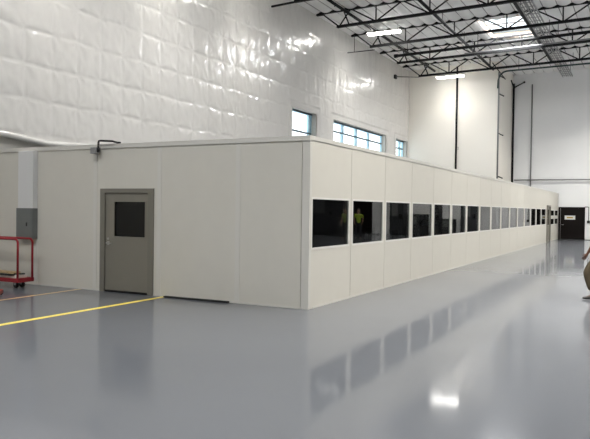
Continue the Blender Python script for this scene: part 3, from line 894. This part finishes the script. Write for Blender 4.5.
def person(root, fwd_rot, J, mats, vest=False):
    """J: joints in a local frame, x to the person's left... y forward, z up; built as one continuous skin plus clothing"""
    ca, sa = math.cos(fwd_rot), math.sin(fwd_rot)
    o = Vector(root)
    def W(p): return Vector((o.x + p[0]*ca - p[1]*sa, o.y + p[0]*sa + p[1]*ca, o.z + p[2]))
    t = thing('person', J['label'], 'person', root, J.get('group'))
    S = Skel()
    pel = S.add(W(J['pelvis']), 0.115)
    ab = S.add(W(J['belly']), 0.115, pel)
    ch = S.add(W(J['chest']), (0.135, 0.115), ab)
    nb = S.add(W(J['neck']), 0.06, ch)
    n2 = S.add(W(J['head0']), 0.054, nb)
    hd = S.chain([(W(Vector(J['jaw']) + Vector(J['face'])*0.02), (0.080, 0.088)), (W(J['skull']), (0.098, 0.112)), (W(J['crown']), (0.075, 0.088))], n2)
    hi = len(S.v) - 2
    fw = Vector(J['face'])
    S.add(W(Vector(J['jaw'])*0.45 + Vector(J['skull'])*0.55 + fw*0.118), 0.015, hi-0)
    for side in ('l', 'r'):
        h_ = S.add(W(J['hip_'+side]), 0.086, pel)
        k_ = S.add(W(Vector(J['hip_'+side])*0.5 + Vector(J['knee_'+side])*0.5), 0.08, h_)
        k_ = S.add(W(J['knee_'+side]), 0.06, k_)
        c_ = S.add(W(Vector(J['knee_'+side])*0.65 + Vector(J['ankle_'+side])*0.35), 0.056, k_)
        a_ = S.add(W(J['ankle_'+side]), 0.04, c_)
        S.chain([(W(Vector(J['ankle_'+side])*0.35 + Vector(J['toe_'+side])*0.65), (0.030, 0.018)), (W(Vector(J['ankle_'+side])*0.2 + Vector(J['toe_'+side])*0.8), (0.026, 0.014))], a_)
        s_ = S.add(W(J['sh_'+side]), 0.068, ch)
        e_ = S.add(W(Vector(J['sh_'+side])*0.5 + Vector(J['el_'+side])*0.5), 0.05, s_)
        e_ = S.add(W(J['el_'+side]), 0.041, e_)
        f_ = S.add(W(Vector(J['el_'+side])*0.6 + Vector(J['wr_'+side])*0.4), J.get('forearm', 0.038), e_)
        w_ = S.add(W(J['wr_'+side]), (0.027, 0.022), f_)
        d = (Vector(J['wr_'+side]) - Vector(J['el_'+side])).normalized()
        lat = Vector((0, 1, 0)) - d*d.y
        if lat.length < 0.2: lat = Vector((0, 0, 1)) - d*d.z
        lat.normalize()
        nrm = d.cross(lat)
        wr = Vector(J['wr_'+side])
        palm = S.add(W(wr + d*0.055), (0.036, 0.018), w_)
        sgn = 1 if side == 'l' else -1
        curl = nrm*sgn
        for q, (off, ln) in enumerate(((0.030, 0.072), (0.010, 0.080), (-0.010, 0.075), (-0.028, 0.060))):
            b0 = wr + d*0.088 + lat*off
            S.chain([(W(b0), 0.0095), (W(b0 + d*ln*0.45 + curl*0.008), 0.0088), (W(b0 + d*ln*0.75 + curl*0.026), 0.008), (W(b0 + d*ln*0.9 + curl*0.045), 0.0068)], palm)
        tb = wr + d*0.035 + lat*0.032
        S.chain([(W(tb), 0.0115), (W(tb + d*0.028 + lat*0.02 + curl*0.012), 0.010), (W(tb + d*0.055 + lat*0.024 + curl*0.024), 0.008)], palm)
    body = skin_mesh('body', S.v, S.e, S.r, mats['skin'], t, sub=2)
    # eyes, hair
    for sx in (-0.032, 0.032):
        m = MB()
        side = fw.cross(Vector((0, 0, 1)))
        m.sphere(W(Vector(J['skull'])*0.75 + Vector(J['jaw'])*0.25 + fw*0.091 + side*sx), 0.012, seg=10)
        m.build('eye', M['eye'], t)
    m = MB()
    sk = Vector(J['skull']); cr = Vector(J['crown'])
    m.sphere(W(sk*0.45 + cr*0.55 - fw*0.028), 0.112, (1, 1, 0.86), seg=18)
    m.build('hair', M['hair'], t)
    # trousers
    S = Skel()
    pel = S.add(W(Vector(J['pelvis']) + Vector((0, 0, 0.03))), (0.145, 0.13))
    S.add(W(Vector(J['pelvis']) + Vector((0, 0, 0.17))), (0.15, 0.132), pel)
    br = J.get('baggy', 0.022)
    for side in ('l', 'r'):
        hp_, kn, an = Vector(J['hip_'+side]), Vector(J['knee_'+side]), Vector(J['ankle_'+side])
        end = kn*(1-J['cuff']) + an*J['cuff']
        S.chain([(W(hp_), 0.095+br), (W(hp_*0.5+kn*0.5), 0.082+br*1.3), (W(kn), 0.066+br*1.2), (W(kn*0.5+end*0.5), 0.058+br*0.9), (W(end), 0.05+br*0.6)], pel)
    skin_mesh('trousers', S.v, S.e, S.r, mats['trousers'], t)
    # shirt
    S = Skel()
    b0 = S.add(W(Vector(J['pelvis']) + Vector((0, 0, -0.05))), (0.168, 0.155))
    b1 = S.add(W(Vector(J['belly'])*0.7 + Vector(J['pelvis'])*0.3), (0.158, 0.142), b0)
    ab = S.add(W(J['belly']*1 if False else Vector(J['belly'])*0.6 + Vector(J['chest'])*0.4), (0.158, 0.14), b1)
    ch = S.add(W(J['chest']), (0.172, 0.15), ab)
    c2 = S.add(W(Vector(J['neck'])*0.45 + Vector(J['chest'])*0.55), (0.14, 0.125), ch)
    S.add(W(Vector(J['neck'])*0.85 + Vector(J['chest'])*0.15), 0.08, c2)
    for side in ('l', 'r'):
        sh, el = Vector(J['sh_'+side]), Vector(J['el_'+side])
        S.chain([(W(sh), 0.085), (W(sh*0.4+el*0.6), 0.068)], ch)
    skin_mesh('shirt' if not vest else 'vest', S.v, S.e, S.r, mats['shirt'], t)
    # shoes
    for side in ('l', 'r'):
        an, to = Vector(J['ankle_'+side]), Vector(J['toe_'+side])
        d = (to - an); d.z = 0; d.normalize()
        S = Skel()
        z0 = to.z
        S.chain([(W(Vector((an.x, an.y, z0+0.035)) - d*0.055), (0.042, 0.036)), (W(Vector((an.x, an.y, z0+0.045)) + d*0.02), (0.046, 0.048)), (W(Vector((an.x, an.y, z0+0.022)) + d*0.11), (0.050, 0.03)), (W(Vector((to.x, to.y, z0+0.016)) + d*0.02), (0.04, 0.022))])
        skin_mesh('shoe', S.v, S.e, S.r, M['shoe'], t)
    return t

# person stepping in from the right edge, facing the office (+y)
J = dict(label='person in baggy olive trousers stepping past the right edge, forearm hanging forward',
    pelvis=(0, 0.05, 0.93), belly=(0, 0.07, 1.10), chest=(0, 0.0, 1.33), neck=(0, 0.0, 1.47), head0=(0, 0.015, 1.53), jaw=(0, 0.035, 1.58), skull=(0, 0.03, 1.67), crown=(0, 0.015, 1.735), face=(0, 1, 0),
    hip_l=(-0.095, 0.02, 0.90), knee_l=(-0.11, 0.27, 0.53), ankle_l=(-0.11, 0.15, 0.085), toe_l=(-0.115, 0.335, 0.012),
    hip_r=(0.095, 0.0, 0.90), knee_r=(0.10, 0.06, 0.49), ankle_r=(0.10, -0.22, 0.12), toe_r=(0.105, -0.03, 0.012),
    sh_l=(-0.19, 0.0, 1.41), el_l=(-0.225, 0.13, 1.14), wr_l=(-0.215, 0.265, 0.925),
    sh_r=(0.19, 0.0, 1.41), el_r=(0.24, -0.08, 1.13), wr_r=(0.24, 0.02, 0.90), cuff=0.78, baggy=0.03, forearm=0.047)
person((4.4, -4.37, 0), 0.0, J, dict(skin=M['skin_brown'], trousers=M['olive'], shirt=M['shirt_white']))

# person in a high-visibility vest seen mirrored in the second office window
J2 = dict(label='person in a yellow-green vest mirrored in the second office window',
    pelvis=(0, 0, 0.95), belly=(0, 0.0, 1.12), chest=(0, 0.0, 1.36), neck=(0, 0.0, 1.51), head0=(0, 0.01, 1.56), jaw=(0, 0.025, 1.61), skull=(0, 0.02, 1.70), crown=(0, 0.005, 1.765), face=(0, 1, 0),
    hip_l=(-0.095, 0, 0.92), knee_l=(-0.12, 0.02, 0.50), ankle_l=(-0.13, -0.02, 0.085), toe_l=(-0.15, 0.17, 0.012),
    hip_r=(0.095, 0, 0.92), knee_r=(0.12, 0.03, 0.50), ankle_r=(0.13, -0.01, 0.085), toe_r=(0.15, 0.18, 0.012),
    sh_l=(-0.19, 0, 1.44), el_l=(-0.26, -0.05, 1.16), wr_l=(-0.22, 0.12, 0.98),
    sh_r=(0.19, 0, 1.44), el_r=(0.26, -0.05, 1.16), wr_r=(0.22, 0.12, 0.98), cuff=0.93, baggy=0.02)
person((26.3, -9.85, 0), math.radians(70), J2, dict(skin=M['skin_light'], trousers=M['dark_cloth'], shirt=M['hivis']), vest=True)
J2['label'] = 'person in a paler vest mirrored at the right edge of the first office window'
person((26.0, -10.55, 0), math.radians(95), J2, dict(skin=M['skin_light'], trousers=M['dark_cloth'], shirt=M['hivis_pale']), vest=True)

# dark machines and a rolling door beyond the right edge, which the office glass mirrors
def machine(x, y, w, d, h, label):
    t = thing('machine_cabinet', label, 'machine', (x, y, 0), 'dark machines mirrored in the office windows')
    m = MB(); m.box(x-w/2, x+w/2, y-d/2, y+d/2, 0.08, h, bevel=0.03); m.box(x-w/2+0.05, x+w/2-0.05, y-d/2+0.05, y+d/2-0.05, 0, 0.08); m.build('body', M['machine'], t)
    m = MB(); m.box(x-w/2-0.02, x-w/2, y-d*0.32, y+d*0.1, h*0.55, h-0.15, bevel=0.005); m.build('front_panel', M['box_grey'], t)
    m = MB(); m.box(x-w/2-0.05, x-w/2, y+d*0.2, y+d*0.2+0.22, h*0.5, h*0.5+0.3); m.build('control_panel', M['screen'], t)
machine(31.0, -14.1, 2.0, 3.2, 2.7, 'tall dark machine cabinet mirrored in the first office window')
machine(29.0, -11.9, 1.0, 0.7, 1.2, 'low dark machine cabinet mirrored behind the paler vest in the first office window')
machine(34.5, -10.2, 1.0, 1.0, 2.4, 'dark machine cabinet mirrored in the right half of the third office window')
machine(33.4, -8.5, 1.0, 1.3, 1.5, 'low dark machine cabinet mirrored in the fourth office window')
machine(34.2, -7.45, 1.0, 0.6, 2.3, 'narrow dark cabinet mirrored in the left of the fifth office window')
machine(34.6, -6.7, 1.0, 0.8, 1.2, 'low dark cabinet mirrored in the sixth office window')
machine(35.6, -5.45, 1.2, 1.1, 2.5, 'dark cabinet against the back wall mirrored in the seventh office window')
m = MB(); m.box(XB-0.05, XB-0.001, -14.4, -12.9, 0, 2.5)
for k in range(10): m.box(XB-0.07, XB-0.05, -14.35, -12.95, 0.08+k*0.24, 0.26+k*0.24)
structure(m.build('door_2', M['door_black']), 'dark rolling door in the back wall mirrored in the second office window', 'door')

# ------------------------------------------------------------------ daylight
w = bpy.data.worlds.new('sky')
SC.world = w
w.use_nodes = True
nt = w.node_tree
nt.nodes.clear()
bg = nt.nodes.new('ShaderNodeBackground')
tc = nt.nodes.new('ShaderNodeTexCoord')
sx = nt.nodes.new('ShaderNodeSeparateXYZ')
cr = nt.nodes.new('ShaderNodeValToRGB')
cr.color_ramp.elements[0].position = 0.0; cr.color_ramp.elements[0].color = (0.95, 0.98, 1.0, 1)
cr.color_ramp.elements[1].position = 0.6; cr.color_ramp.elements[1].color = (0.86, 0.95, 1.0, 1)
ou = nt.nodes.new('ShaderNodeOutputWorld')
nt.links.new(tc.outputs['Generated'], sx.inputs[0])
nt.links.new(sx.outputs['Z'], cr.inputs[0])
nt.links.new(cr.outputs[0], bg.inputs['Color'])
bg.inputs['Strength'].default_value = 2.8
nt.links.new(bg.outputs[0], ou.inputs['Surface'])

# ------------------------------------------------------------------ camera
cam = bpy.data.cameras.new('camera')
co = bpy.data.objects.new('camera', cam)
COL.objects.link(co)
cam.sensor_fit = 'HORIZONTAL'
cam.sensor_width = 36.0
cam.lens = 40.7893
cam.clip_end = 300
CAM_ROWS = ((0.46590166,-0.00754443,0.88480434),(-0.88472974,-0.01950585,0.46569605),(0.01374545,-0.99978128,-0.01576259))
R = Matrix(CAM_ROWS)
rot = Matrix((R.col[0], -R.col[1], -R.col[2])).transposed()
co.matrix_world = Matrix.Translation((-10.27805, -5.13635, 1.73334)) @ rot.to_4x4()
SC.camera = co

SC.view_settings.view_transform = 'Standard'
SC.view_settings.look = 'None'
SC.view_settings.gamma = 1.0
SC.view_settings.use_curve_mapping = False
SC.view_settings.exposure = 0.0
